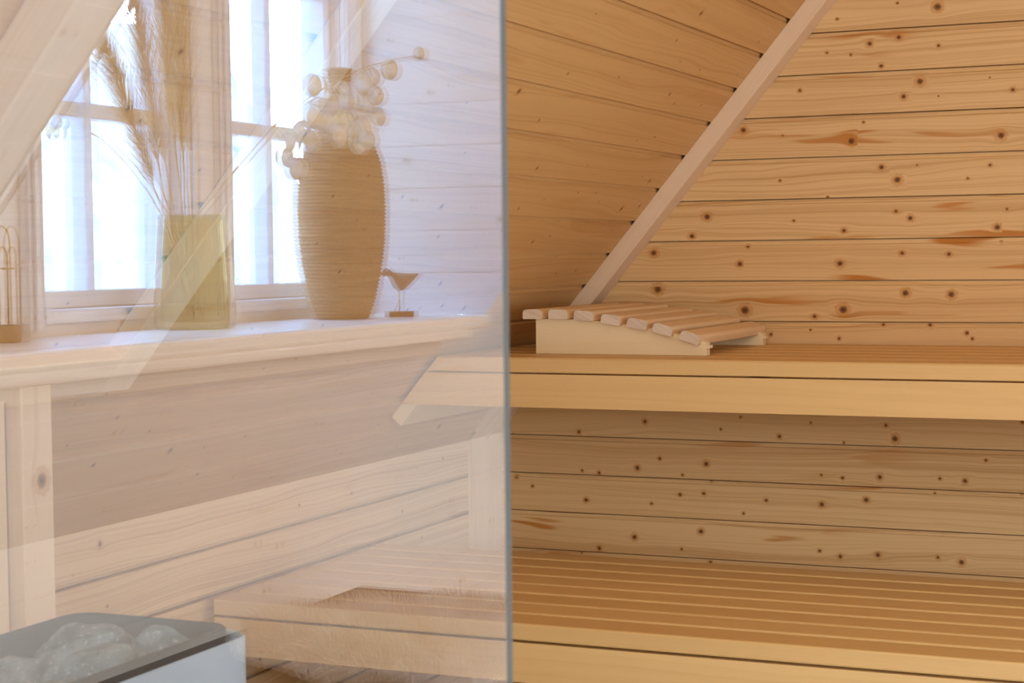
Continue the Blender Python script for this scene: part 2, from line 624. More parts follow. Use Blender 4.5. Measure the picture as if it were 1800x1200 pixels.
# ------------------------------------------------------------------ the setting
mb = MB()
KN = [(-0.656,1.65,0.0105),(-0.739,1.663,0.0036),(-0.866,1.638,0.0037),(-0.736,1.592,0.0071),(-0.797,1.582,0.0072),(-0.654,1.57,0.0047),(-0.773,1.534,0.006),(-0.888,1.568,0.0037),(-0.837,1.561,0.0036),(-0.692,1.498,0.0094),(-0.726,1.468,0.0071),(-0.947,1.491,0.005),(-0.504,1.472,0.0056),(-0.55,1.499,0.0023),(-0.654,1.466,0.0023),(-0.836,1.379,0.0109),(-0.527,1.38,0.0102),(-0.985,1.396,0.0025),(-0.81,1.418,0.0036),(-1.072,1.411,0.0089),(-0.772,1.322,0.0072),(-0.549,1.32,0.0046),(-0.698,1.324,0.0024),(-0.739,1.295,0.0095),(-1.178,1.326,0.0104),(-0.991,1.3,0.0038),(-0.887,1.262,0.0037),(-0.594,1.294,0.0035),(-1.155,1.225,0.0091),(-1.19,1.183,0.0078),(-0.742,1.229,0.0048),(-0.712,1.214,0.0071),(-0.534,1.192,0.008),(-0.515,1.229,0.0034),(-0.852,1.19,0.0061),(-0.961,1.213,0.0037),(-1.063,1.159,0.0051),(-1.279,1.147,0.0093),(-1.081,1.121,0.0077),(-0.853,1.159,0.0049),(-0.861,1.12,0.0086),(-0.729,1.141,0.0059),(-0.632,1.138,0.0058),(-0.737,1.117,0.0048),(-0.526,1.162,0.0034),(-1.27,1.066,0.012),(-1.07,1.02,0.0128),(-0.854,1.022,0.0122),(-0.722,1.057,0.0095),(-0.627,1.054,0.0093),(-0.916,1.007,0.0062),(-0.723,1.009,0.0059),(-0.729,1.076,0.0036),(-1.292,1.093,0.008),(-0.595,0.974,0.0058),(-0.584,0.962,0.0046),(-1.012,0.968,0.0051),(-0.769,0.99,0.0048),(-0.671,0.99,0.0059),(-0.925,0.978,0.0037),(-1.006,0.957,0.0051),(-0.863,0.96,0.0049),(-1.302,0.77,0.0067),(-1.461,0.742,0.0056),(-1.081,0.786,0.0039),(-1.126,0.758,0.0039),(-0.994,0.746,0.0063),(-0.744,0.749,0.0096),(-0.763,0.777,0.0048),(-0.853,0.737,0.0037),(-0.925,0.778,0.0037),(-0.483,0.791,0.0045),(-0.556,0.71,0.0046),(-1.321,0.665,0.0081),(-1.268,0.688,0.0054),(-1.16,0.68,0.0079),(-1.413,0.65,0.0055),(-1.215,0.653,0.004),(-1.149,0.643,0.0039),(-1.617,0.633,0.0057),(-0.902,0.665,0.0037),(-0.856,0.661,0.0049),(-0.776,0.666,0.0073),(-0.904,0.64,0.005),(-0.65,0.668,0.0047),(-0.598,0.665,0.007),(-0.661,0.636,0.0035),(-0.484,0.644,0.0045),(-1.454,0.654,0.0042),(-1.445,0.587,0.0069),(-1.221,0.609,0.0053),(-1.166,0.614,0.0052),(-1.288,0.586,0.004),(-1.024,0.605,0.0051),(-0.901,0.602,0.0075),(-0.805,0.616,0.0073),(-1.577,0.613,0.0043),(-1.329,0.508,0.0081),(-1.173,0.529,0.0079),(-1.075,0.574,0.0039),(-1.414,0.478,0.0069),(-1.218,0.487,0.004),(-1.458,0.465,0.0028),(-1.152,0.461,0.0052),(-0.811,0.571,0.0049),(-0.906,0.501,0.005),(-0.861,0.491,0.0062),(-0.78,0.499,0.0073),(-0.654,0.501,0.0047),(-0.605,0.494,0.0082)]
PB = 0.0879
Z0B = (H - 0.145) - 12 * PB                 # a board joint falls on this height
nb = int((ZC - Z0B) / PB) + 1
boarding(mb, (XW, YB, Z0B), (1, 0, 0), (0, 0, 1), (0, -1, 0), 2.0 - XW, nb, PB, rng,
         knots=[(x - XW, z - Z0B, r * 0.74) for x, z, r in KN] +
               [(rng.uniform(1.3, 3.6), rng.uniform(0.0, 2.4), rng.uniform(0.003, 0.009)) for _ in range(90)] +
               [(rng.uniform(0.6, 3.6), rng.uniform(1.75, 2.4), rng.uniform(0.003, 0.009)) for _ in range(30)],
         start_f=lambda v: max(-0.02, slope_x(Z0B + v) - XW - 0.02))
struct('wall_back', mb, M['pine'], 'knotty natural spruce board wall behind the sauna benches')

# roof slope inside the sauna
PS = 0.0907
mb = MB()
S0 = 5.325 * 0.088 - 5 * PS
n_s = int((S_TOP - S0) / PS) + 1
mb.face([slope_pt(-0.004, YG, 0), slope_pt(-0.004, YB, 0), slope_pt(S0, YB, 0), slope_pt(S0, YG, 0)],
        [(0, 0), (2.65, 0), (2.65, S0), (0, S0)], None, (0, .3))
boarding(mb, slope_pt(S0, YG), (0, 1, 0), SU, SN, YB - YG, n_s, PS, rng, density=6.0, rec=0.009)
mb.box(slope_pt(-.01, YG, -.03), YP, SU, SN, YB - YG + .02, S_TOP + .05, .012)
struct('ceiling_slope', mb, M['pine_slope'], 'sloping spruce board ceiling inside the sauna, falling to the left')

# knee wall inside the sauna
mb = MB()
PK = 0.0855
nk = int(ZF / PK) + 1
boarding(mb, (XW, YG, ZF), (0, 1, 0), (0, 0, -1), (1, 0, 0), YB - YG, nk, PK, rng, density=3.5, strip=0.010, rec=0.007)
struct('wall_left', mb, M['pine'], 'low knee wall of spruce boards under the sloping sauna ceiling')

# bathroom side: whitewashed slope with the dormer opening
DY0, DY1 = -1.02, 0.62                      # dormer cheeks (rear, near the glass)
ZS = H - 0.115                              # top of the sill
XD = -1.75                                  # window wall
ZD = 2.05                                   # dormer ceiling
sS = (ZS - 0.03 - ZF) * LS
sD = (ZD - ZF) * LS
mb = MB()
n1 = int(round(sS / PS))
boarding(mb, slope_pt(0, YR), (0, 1, 0), SU, SN, YG - YR - 0.012, n1, sS / n1, rng, density=3.0, rec=0.0012, strip=.006, slot=.0004, sdep=.001)
n2 = int((S_TOP - sS) / PS) + 1
boarding(mb, slope_pt(sS, DY1), (0, 1, 0), SU, SN, YG - DY1 - 0.012, n2, (S_TOP - sS) / n2, rng, density=3.0, rec=0.0012, strip=.006, slot=.0004, sdep=.001)
boarding(mb, slope_pt(sS, YR), (0, 1, 0), SU, SN, DY0 - YR, n2, (S_TOP - sS) / n2, rng, density=5.0, rec=0.0012, strip=.006, slot=.0004, sdep=.001)
n3 = max(1, int((S_TOP - sD) / PS))
boarding(mb, slope_pt(sD, DY0), (0, 1, 0), SU, SN, DY1 - DY0, n3, (S_TOP - sD) / n3, rng, density=5.0)
mb.box(slope_pt(0, YR, -.03), YP, SU, SN, YG - YR, sS - .005, .012)
mb.box(slope_pt(sS, DY1 + .004, -.03), YP, SU, SN, YG - DY1 - .004, S_TOP - sS, .012)
mb.box(slope_pt(sS, YR, -.03), YP, SU, SN, DY0 - YR - .004, S_TOP - sS, .012)
struct('ceiling_slope_bathroom', mb, M['white_boards'], 'whitewashed board slope round the window dormer')

mb = MB()
boarding(mb, (XW, YR, ZF), (0, 1, 0), (0, 0, -1), (1, 0, 0), YG - YR - 0.012, nk, PK, rng, density=3.0, rec=0.0012, strip=.006, slot=.0004, sdep=.001)
struct('wall_left_bathroom', mb, M['white_boards'], 'whitewashed low wall below the window sill')

# dormer: rear cheek, near cheek, ceiling, window wall pieces
mb = MB()
for yy, nn in ((DY0, 1), (DY1, -1)):
    npb = int((ZD - ZS) / PS) + 1
    pp = (ZD - ZS) / npb
    boarding(mb, (XD, yy, ZS), (1, 0, 0), (0, 0, 1), (0, nn, 0), 2, npb, pp, rng, density=3.0, rec=0.0012, strip=.006, slot=.0004, sdep=.001,
             end_f=lambda v: slope_x(ZS + v) - XD + 0.004)
mb.box((XD, DY0, ZD), (0, 1, 0), (1, 0, 0), (0, 0, 1), DY1 - DY0, slope_x(ZD) - XD + .05, 0.02)
struct('wall_dormer', mb, M['white_boards'], 'bright whitewashed side walls of the window dormer, seen mirrored in the glass')

# window wall with two openings
YM = 2 * YG                                  # virtual y -> real y  : YM - y
WIN = [(YM - 2.600, YM - 2.208), (YM - 3.176, YM - 2.746)]
WZ0, WZ1 = H - 0.075, 1.95
mb = MB()
def wallpiece(y0, y1, z0, z1):
    mb.box((XD - 0.10, y0, z0), (0, 1, 0), (0, 0, 1), (1, 0, 0), y1 - y0, z1 - z0, 0.10)
wallpiece(DY0, DY1, ZS - .10, WZ0)
wallpiece(DY0, DY1, WZ1, ZD + .1)
ys = [DY0, WIN[1][0], WIN[1][1], WIN[0][0], WIN[0][1], DY1]
for a_, b_ in ((0, 1), (2, 3), (4, 5)):
    wallpiece(ys[a_], ys[b_], WZ0, WZ1)
struct('wall_window', mb, M['white_boards'], 'whitewashed wall holding the two dormer windows')

for wi, (y0, y1) in enumerate(WIN):
    f = MB()
    d0, d1 = XD - 0.075, XD - 0.02
    t = 0.028
    # outer frame and casement
    f.box((d0, y0, WZ0), (0, 1, 0), (0, 0, 1), (1, 0, 0), y1 - y0, t, d1 - d0, chamfer=0.003)
    f.box((d0, y0, WZ1 - t), (0, 1, 0), (0, 0, 1), (1, 0, 0), y1 - y0, t, d1 - d0, chamfer=0.003)
    for yy in (y0, y1 - t):
        f.box((d0, yy, WZ0 + t), (0, 0, 1), (0, 1, 0), (1, 0, 0), WZ1 - WZ0 - 2 * t, t, d1 - d0, chamfer=0.003)
    # beads
    fo = f.build('window_%d' % (wi + 1), M['white_paint'])
    tag(fo, None, None, None, 'structure')
    fo['label'] = ('white casement window behind the green vase', 'white casement window behind the tall woven vase')[wi]
    mu = MB()
    ym = (YM - 2.371) if wi == 0 else (YM - 2.932)
    mu.box((d0 + 0.01, ym - 0.010, WZ0 + t), (0, 0, 1), (0, 1, 0), (1, 0, 0), WZ1 - WZ0 - 2 * t, 0.020, 0.045, chamfer=0.004)
    for zb in (H + 0.231, H + 0.231 + 0.285):
        mu.box((d0 + 0.012, y0 + t, zb), (0, 1, 0), (0, 0, 1), (1, 0, 0), y1 - y0 - 2 * t, 0.026, 0.032, chamfer=0.004)
    mo = mu.build('glazing_bars', M['white_paint'], fo)
    gl = MB()
    gl.box((d0 + 0.020, y0 + t, WZ0 + t), (0, 1, 0), (0, 0, 1), (1, 0, 0), y1 - y0 - 2 * t, WZ1 - WZ0 - 2 * t, 0.004)
    go = gl.build('window_pane', M['pane'], fo)
    # moulded casing on the wall
    cz = MB()
    for yy, w in ((y0 - 0.032, 0.032), (y1, 0.04)):
        cz.box((XD, yy, WZ0 - 0.03), (0, 0, 1), (0, 1, 0), (1, 0, 0), WZ1 - WZ0 + 0.07, w, 0.016, chamfer=0.004)
        cz.box((XD + 0.016, yy + 0.012, WZ0 - 0.03), (0, 0, 1), (0, 1, 0), (1, 0, 0), WZ1 - WZ0 + 0.07, w - 0.024, 0.006, chamfer=0.002)
    cz.box((XD, y0, WZ1), (0, 1, 0), (0, 0, 1), (1, 0, 0), y1 - y0, 0.045, 0.016, chamfer=0.004)
    cz.box((XD, y0, WZ0 - 0.022), (0, 1, 0), (0, 0, 1), (1, 0, 0), y1 - y0, 0.022, 0.016, chamfer=0.004)
    cz.build('window_casing', M['white_paint'], fo)

# corner trim between window wall and rear cheek
mb = MB()
mb.box((XD, DY0, ZS), (0, 0, 1), (1, 0, 0), (0, 1, 0), ZD - ZS, 0.03, 0.03, chamfer=0.004)
struct('trim_corner', mb, M['sill'], 'slim vertical trim in the corner of the dormer')

# window sill: board, moulded nose and apron
mb = MB()
XE = -1.445
mb.box((XD, DY0 + 0.001, ZS - 0.026), (0, 1, 0), (1, 0, 0), (0, 0, 1), DY1 - DY0 - 0.002, XE - XD, 0.026, chamfer=0.006)
yr0 = YM - 3.115
mb.box((XE - 0.012, yr0 + 0.01, ZS - 0.020 - 0.022), (0, 1, 0), (1, 0, 0), (0, 0, 1), DY1 - yr0, 0.02, 0.018, chamfer=0.004)
mb.box((slope_x(ZS - .06) + 0.004, yr0 + 0.03, ZS - 0.072), (0, 1, 0), (1, 0, 0), (0, 0, 1), DY1 - yr0 + .02, 0.018, 0.032, chamfer=0.004)
struct('window_sill', mb, M['sill'], 'moulded pale wooden window sill carrying the vases, seen mirrored in the glass')

# flat ceiling, right walls, rear wall, floor
mb = MB()
xt = slope_x(ZC)
for k_, (y0, y1) in enumerate(((YG, YB),)):
    boarding(mb, (xt - .01, y0, ZC), (0, 1, 0), (1, 0, 0), (0, 0, -1), y1 - y0, 25, (2.01 - xt) / 25, rng)
struct('ceiling', mb, M['pine_slope'], 'flat spruce board ceiling over the sauna')
mb = MB()
mb.box((xt - .01, YR, ZC), (0, 1, 0), (1, 0, 0), (0, 0, 1), YG - YR, 2.01 - xt, 0.02)
struct('ceiling_bathroom', mb, M['pine'], 'flat spruce ceiling of the room before the sauna')
mb = MB()
boarding(mb, (2.0, YG, 0), (0, 1, 0), (0, 0, 1), (-1, 0, 0), YB - YG, 28, ZC / 28, rng)
struct('wall_right', mb, M['pine'], 'spruce board wall at the right end of the benches')
mb = MB()
for (y0, z0, a, b) in ((YR, 0, -2.2 - YR, ZC), (-.5, 0, YG + .5, ZC), (-2.2, 0, 1.7, .3), (-2.2, 1.8, 1.7, ZC - 1.8)):
    mb.box((2.0, y0, z0), (0, 1, 0), (0, 0, 1), (1, 0, 0), a, b, 0.08)
struct('wall_right_bathroom', mb, M['pine'], 'spruce wall of the room before the sauna')
mb = MB()
for a in (((-1.9, 0), (-.25, ZC)), ((1.15, 0), (2.0, ZC)), ((-.25, 0), (1.15, 1.15)), ((-.25, 2.1), (1.15, ZC))):
    (x0, z0), (x1, z1) = a
    mb.box((x0, YR - .1, z0), (1, 0, 0), (0, 0, 1), (0, 1, 0), x1 - x0, z1 - z0, .1)
struct('wall_rear', mb, M['pine'], 'spruce wall behind the camera, open for an added window')
mb = MB()  # rear window, added out of view around its fill light
for (x0, z0, a, b) in ((-.25, 1.15, 1.4, .05), (-.25, 2.05, 1.4, .05)):
    mb.box((x0, YR - .07, z0), (1, 0, 0), (0, 0, 1), (0, 1, 0), a, b, .05)
for x0 in (-.25, .425, 1.10):
    mb.box((x0, YR - .07, 1.2), (0, 0, 1), (1, 0, 0), (0, 1, 0), .85, .05, .05)
bl_ = MB()
bl_.box((-.2, YR - .05, 1.2), (1, 0, 0), (0, 0, 1), (0, 1, 0), 1.3, .85, .004)
w3 = struct('window_3', mb, M['white_paint'], 'wide white window added unseen behind the camera for fill light')
bl_.build('fill_blind', M['fill_white'], w3)  # added opaque blind, shuts out the sky behind the fill
mb = MB()  # side window, added out of view to frame the bathroom fill
for (y0, z0, a, b) in ((-2.2, .3, 1.7, .05), (-2.2, 1.75, 1.7, .05), (-2.2, .35, .05, 1.4), (-.55, .35, .05, 1.4), (-1.375, .35, .05, 1.4)):
    mb.box((1.99, y0, z0), (0, 1, 0), (0, 0, 1), (1, 0, 0), a, b, .03)
w5_ = MB()  # frame added on the closed sauna wall to carry a fill light
for (y0, z0, a, b) in ((1.4, .5, 1.1, .05), (1.4, 1.45, 1.1, .05), (1.4, .55, .05, .9), (2.45, .55, .05, .9), (1.925, .55, .04, .9)):
    w5_.box((1.95, y0, z0), (0, 1, 0), (0, 0, 1), (1, 0, 0), a, b, .045)
w5 = struct('window_5', w5_, M['white_paint'], 'small white window frame added unseen on the right sauna wall for fill light')
bl_ = MB()
bl_.box((1.98, 1.45, .55), (0, 1, 0), (0, 0, 1), (1, 0, 0), 1.0, .9, .004)
bl_.build('fill_blind', M['fill_white'], w5)
bl_ = MB()
bl_.box((2.015, -2.15, .35), (0, 1, 0), (0, 0, 1), (1, 0, 0), 1.6, 1.4, .004)
w4 = struct('window_4', mb, M['white_paint'], 'tall white window added unseen right of the camera for fill light')
bl_.build('fill_blind', M['fill_white'], w4)
mb = MB()
mb.box((-1.9, YR - .1, -.05), (1, 0, 0), (0, 1, 0), (0, 0, 1), 4.0, YB - YR + .2, .05)
struct('floor', mb, M['floor'], 'pale tiled floor')
# timber front wall right of the doorway
mb = MB()
boarding(mb, (0.62, YG + .06, 0), (1, 0, 0), (0, 0, 1), (0, 1, 0), 1.38, 28, ZC / 28, rng)
mb.box((0.62, YG, 0), (1, 0, 0), (0, 0, 1), (0, 1, 0), 1.38, ZC, .055)
struct('wall_front', mb, M['pine'], 'timber front wall of the sauna right of the open doorway')

# outside: sunlit hillside and the outer ground
mb = MB()
nx, ny = 22, 40
def hp(i, j):
    y = -14 + 28 * j / ny
    q = i / nx
    x = -4.2 - 7 * q
    z = -2.5 + 6.2 * q + noise.noise(Vector((q * 5, y * .5, 1))) * 0.9
    return (x, y, z)
for i in range(nx):
    for j in range(ny):
        mb.face([hp(i, j), hp(i + 1, j), hp(i + 1, j + 1), hp(i, j + 1)][::-1], smooth=True)
hill = struct('ground_hillside', mb, M['hill'], 'bright sunlit hillside of rock and dry grass beyond the windows')

# ------------------------------------------------------------------ corner battens (each a thing one could prise off)


def slope_bar(mb, y0, y1, s0, s1, th, off=0.0, **kw):
    mb.box(slope_pt(s0, y0, off), SU, YP, SN, s1 - s0, y1 - y0, th, **kw)


def trim(n, mb, label, mat='trim'):
    return struct('trim_%d' % n, mb, M[mat], label)


mb = MB()
slope_bar(mb, 3.683, YB, 0.035, S_TOP - .05, 0.037, rnd=.2, uo=3.0, chamfer=0.0015)
# nail heads
for s_ in (0.27, 0.62, 0.84, 1.12):
    c = slope_pt(s_, 3.6825, 0.018)
    mb.box(c - SU * .0012, SU, (0, -1, 0), SN, .0024, .0008, .0024, rnd=1.0)
trim(1, mb, 'pale square batten running up the corner of slope and back wall')

mb = MB()
zb, zt = 0.0, H - 0.42
yA, yB_ = 3.70, YB
x0, x1 = XW + 0.0, XW + 0.062
mb.hexa([(x0, yA, zb), (x1, yA, zb), (x1, yB_, zb), (x0, yB_, zb),
         (x0, yA, ZF - .004), (x1, yA, ZF + (x1 - x0) / K - 0.012), (x1, yB_, ZF + (x1 - x0) / K - 0.012), (x0, yB_, ZF - .004)], (0, 0, 1), uo=2.2)
trim(2, mb, 'short upright batten with bevelled top in the lower back corner')

# timber surround low on the slope, left of the heater side
sT0, sT1 = (H - 0.160 - ZF) * LS, (H - 0.112 - ZF) * LS
mb = MB()
slope_bar(mb, 1.985, 2.055, sT0, S_TOP - .05, 0.03, rnd=.1, uo=7.1, chamfer=0.002)
trim(3, mb, 'sloping flat trim rising to the right above the heater')
mb = MB()
mb.box(slope_pt(sT0, 1.16, 0), YP, SU, SN, 0.825, sT1 - sT0, 0.03, rnd=.15, uo=4.2, chamfer=0.002)
trim(4, mb, 'level cap rail above the upright post beside the heater')
mb = MB()
slope_bar(mb, 1.435, 1.515, sT1 + .002, S_TOP - .05, 0.052, rnd=.1, uo=9.1, chamfer=0.003)
trim(5, mb, 'broad sloping batten in the upper left corner')
mb = MB()
xp1 = -1.45
mb.box((xp1 - 0.055, 1.793, 0), (0, 0, 1), (1, 0, 0), (0, 1, 0), H - 0.158, 0.055, 0.060, rnd=.2, uo=5.5, chamfer=0.002, knots=(H - 0.28, 0.010))
trim(6, mb, 'pale upright post with a knot below the cap rail')
mb = MB()
ks = [(0.05, 0.07, 0.006)]
boarding(mb, (xp1 - 0.02, 1.16, 0), (0, 0, 1), (0, 1, 0), (1, 0, 0), H - 0.165, 5, 0.1265, rng, density=2.0, strip=0.008)
struct('wall_heater_side', mb, M['trim'], 'narrow vertical board panel left of the upright post')

# ------------------------------------------------------------------ glass panel
mb = MB()
gx1 = -0.483
zt = ZC - 0.01
zb = 0.012
th = 0.010
pf = [(XW + .02, zb), (gx1, zb), (gx1, zt), (slope_x(zt) + .03, zt), (slope_x(ZF) + .02, ZF - .01)]
A0 = [Vector((x, YG, z)) for x, z in pf]
A1 = [Vector((x, YG + th, z)) for x, z in pf]
mb.face(A0, mi=0)
mb.face(A1[::-1], mi=0)
for i in range(len(pf)):
    j = (i + 1) % len(pf)
    mb.face([A0[i], A1[i], A1[j], A0[j]], mi=1)
g = mb.build('glass_screen', [M['glass'], M['glass_edge']], loc=(-1.1, YG, 0))
tag(g, 'large clear glass sauna panel mirroring the window opposite, its bare edge at mid picture', 'glass screen')
mb = MB()
mb.box((XW + .012, YG - .004, 0), (1, 0, 0), (0, 1, 0), (0, 0, 1), gx1 - XW - .02, 0.018, 0.0118)
tag(mb.build('glass_shoe', M['steel'], g), 'thin steel floor channel')

# ------------------------------------------------------------------ benches


def bench(name, label, y0, ys, ztop, left, tilt, right=1.985, t=0.028, fas=0.064, cleat=False):
    root = thing(name, label, 'sauna bench', (0, y0, ztop - 0.1))
    gap = 0.006 if tilt else 0.011
    for i in range(len(ys) - 1):
        a, b = ys[i], ys[i + 1] - gap
        m_ = MB()
        l = left(ztop)
        if tilt:
            r = random.Random(i)
            m_.hexa([(left(ztop - t), a, ztop - t), (right, a, ztop - t), (right, b, ztop - t), (left(ztop - t), b, ztop - t),
                     (left(ztop), a, ztop - .003), (right, a, ztop - .003), (right, b, ztop - .003), (left(ztop), b, ztop - .003)],
                    (1, 0, 0), rnd=r.random(), uo=i * 2.7)
            m_.hexa([(left(ztop), a, ztop - .003), (right, a, ztop - .003), (right, b, ztop - .003), (left(ztop), b, ztop - .003),
                     (left(ztop), a + .003, ztop), (right, a + .003, ztop), (right, b - .003, ztop), (left(ztop), b - .003, ztop)],
                    (1, 0, 0), rnd=r.random(), uo=i * 2.7)
        else:
            m_.box((l, a, ztop - t), (1, 0, 0), (0, 1, 0), (0, 0, 1), right - l, b - a, t, chamfer=0.0035, rnd=random.Random(i).random(), uo=i * 2.7)
        m_.build('slat', M['bench'], root)
    m_ = MB()
    z1 = ztop - t - 0.0035
    z0 = z1 - fas
    la, lb = left(z0), left(z1)
    m_.hexa([(la, y0, z0), (right, y0, z0), (right, y0 + .026, z0), (la, y0 + .026, z0),
             (lb, y0, z1), (right, y0, z1), (right, y0 + .026, z1), (lb, y0 + .026, z1)], (1, 0, 0), rnd=.1, uo=1.3)
    m_.build('fascia', M['bench'], root)
    m_ = MB()
    m_.box((la + .05, ys[-1] - .06, z0 + .02), (1, 0, 0), (0, 1, 0), (0, 0, 1), right - la - .06, .045, z1 - z0 - .021)
    m_.build('rear_bearer', M['bench'], root)
    for xx in (-.9, -.1, .7, 1.5):
        m_ = MB()
        m_.box((xx, y0 + .03, z0 + .02), (0, 1, 0), (1, 0, 0), (0, 0, 1), ys[-1] - .06 - y0 - .035, .045, z1 - z0 - .021)
        m_.build('cross_bearer', M['bench'], root)
    return root


ZU, ZL = H - 0.1935, H - 0.588
b1 = bench('sauna_bench', 'upper golden slatted sauna bench carrying the headrest, front edge across the picture',
           3.122, [3.122 + i * 0.1043 for i in range(7)], ZU, lambda z: slope_x(z) + 0.012, True)
b2 = bench('sauna_bench', 'lower wide slatted sauna bench along the bottom of the picture',
           2.592, [2.592 + .0825 * i for i in range(8)] + [3.24], ZL, lambda z: XW + 0.025, False)
# support cleat of the upper bench, lying on the slope
m_ = MB()
sc_ = ((H - 0.328) - ZF) * LS
sc1 = (ZU - 0.035 - ZF) * LS
m_.box(slope_pt(sc_ + 0.013, 3.15, 0.0005), SU, YP, SN, sc1 - sc_ - 0.0, 0.56, 0.026, rnd=.1)
m_.build('slope_cleat', M['headrest'], b1)

# ------------------------------------------------------------------ headrest on the upper bench
hr = thing('sauna_headrest', 'pale wooden curved headrest of seven rounded slats lying on the upper bench', 'headrest',
           (-1.175, 3.45, ZU))
zc_ = H
tops = [(-1.377, -0.1045), (-1.322, -0.1040), (-1.267, -0.1050), (-1.210, -0.1115), (-1.156, -0.1185), (-1.103, -0.1280), (-1.047, -0.1420)]


def arc(x):
    pts = [(-1.40, -0.1243), (-1.30, -0.1243), (-1.245, -0.1262), (-1.19, -0.1315), (-1.135, -0.1385), (-1.08, -0.1480), (-1.03, -0.1605), (-0.99, -0.1715)]
    for (xa, za), (xb, zb_) in zip(pts, pts[1:]):
        if x <= xb:
            return za + (zb_ - za) * (x - xa) / (xb - xa)
    return pts[-1][1]


for yy in (3.252, 3.655):
    m_ = MB()
    bz = ZU + .0005
    n_ = 14
    xa, xb = -1.357, -1.004
    for y_, rev in ((yy, False), (yy + .022, True)):
        for i in range(n_):
            p, q = xa + (xb - xa) * i / n_, xa + (xb - xa) * (i + 1) / n_
            P = [(p, y_, bz), (q, y_, bz), (q, y_, zc_ + arc(q)), (p, y_, zc_ + arc(p))]
            U_ = [(p, 0), (q, 0), (q, .06 + arc(q) + .12), (p, .06 + arc(p) + .12)]
            if rev:
                P.reverse(); U_.reverse()
            m_.face(P, U_, None, (0, .1))
            if not rev:
                m_.face([(p, yy, zc_ + arc(p)), (q, yy, zc_ + arc(q)), (q, yy + .022, zc_ + arc(q)), (p, yy + .022, zc_ + arc(p))],
                        [(p, 0), (q, 0), (q, .02), (p, .02)], None, (0, .1))
                m_.face([(p, yy, bz), (p, yy + .022, bz), (q, yy + .022, bz), (q, yy, bz)])
    for x_, s_ in ((xa, 1), (xb, -1)):
        P = [(x_, yy, bz), (x_, yy, zc_ + arc(x_)), (x_, yy + .022, zc_ + arc(x_)), (x_, yy + .022, bz)]
        if s_ > 0:
            P.reverse()
        m_.face(P, [(0, 0), (.06, 0), (.06, .02), (0, .02)], None, (0, .3))
    # short lipped nose of the side board
    m_.box((xb, yy + .001, bz + .014), (1, 0, 0), (0, 1, 0), (0, 0, 1), .006, .02, .006, rnd=.1)
    m_.build('side_board', M['headrest'], hr)
for i, (x_, z_) in enumerate(tops):
    m_ = MB()
    w, h = 0.0395, 0.0195
    nxt = tops[min(i + 1, 6)]
    prv = tops[max(i - 1, 0)]
    ang = math.atan2((nxt[1] - prv[1]), (nxt[0] - prv[0])) * (1.15 if i < 6 else 1.25)
    Ux = Vector((math.cos(ang), 0, math.sin(ang)))
    Uz = Vector((-math.sin(ang), 0, math.cos(ang)))
    prof = []
    rr = 0.0078
    for cx_, cz_, a0 in ((w - rr, h - rr * 1.05, 0), (rr, h - rr * 1.05, 90), (0.0025, 0.0025, 180), (w - 0.0025, 0.0025, 270)):
        r1 = rr if a0 < 180 else 0.0025
        for k_ in range(6):
            a_ = math.radians(a0 + 90 * k_ / 5)
            prof.append((cx_ + r1 * math.cos(a_), cz_ + r1 * math.sin(a_)))
    O_ = Vector((x_, 0, zc_ + z_)) - Uz * h
    ya, yb = 3.232, 3.700
    run = 0
    for k_ in range(len(prof)):
        p, q = prof[k_], prof[(k_ + 1) % len(prof)]
        L_ = math.hypot(p[0] - q[0], p[1] - q[1])
        P0 = O_ + Ux * p[0] + Uz * p[1]
        Q0 = O_ + Ux * q[0] + Uz * q[1]
        m_.face([P0 + YP * ya, P0 + YP * yb, Q0 + YP * yb, Q0 + YP * ya],
                [(i * 3, run), (i * 3 + .47, run), (i * 3 + .47, run + L_), (i * 3, run + L_)], None, (0, i * .13), 0, True)
        run += L_
    for y_, rev in ((ya, False), (yb, True)):
        E_ = [O_ + Ux * p[0] + Uz * p[1] + YP * y_ for p in prof]
        u_ = [(p[0] * .4 + i, p[1] + p[0] * .35) for p in prof]
        if not rev:
            E_.reverse(); u_.reverse()
            E_.reverse(); u_.reverse()
        m_.face(E_ if rev else E_[::-1], u_ if rev else u_[::-1], None, (0, i * .14), 1)
    so = m_.build('headrest_slat', [M['slat'], M['endgrain']], hr)

# ------------------------------------------------------------------ heater with stones


def rrect(x0, x1, y0, y1, r, n=8):
    out = []
    for cx_, cy_, a0 in ((x1 - r, y1 - r, 0), (x0 + r, y1 - r, 90), (x0 + r, y0 + r, 180), (x1 - r, y0 + r, 270)):
        for k_ in range(n + 1):
            a_ = math.radians(a0 + 90 * k_ / n)
            out.append((cx_ + r * math.cos(a_), cy_ + r * math.sin(a_)))
    return out


def loops_obj(name, loops, mat, parent, cap_last=False, cap_first=False, smooth=True):
    bm = bmesh.new()
    rings = [[bm.verts.new(p) for p in lp] for lp in loops]
    n_ = len(rings[0])
    for a, b in zip(rings, rings[1:]):
        for i in range(n_):
            bm.faces.new((a[i], a[(i + 1) % n_], b[(i + 1) % n_], b[i]))
    if cap_last:
        bm.faces.new(rings[-1])
    if cap_first:
        bm.faces.new(rings[0][::-1])
    bmesh.ops.recalc_face_normals(bm, faces=bm.faces)
    return bm_obj(name, bm, mat, parent, smooth)


hx0, hx1, hy0, hy1 = -1.275, -1.035, 1.19, 1.665
ht = H - 0.400
heater = thing('sauna_heater', 'pale steel sauna heater with dark tray of stones, bottom left corner', 'heater',
               ((hx0 + hx1) / 2, (hy0 + hy1) / 2, 0))
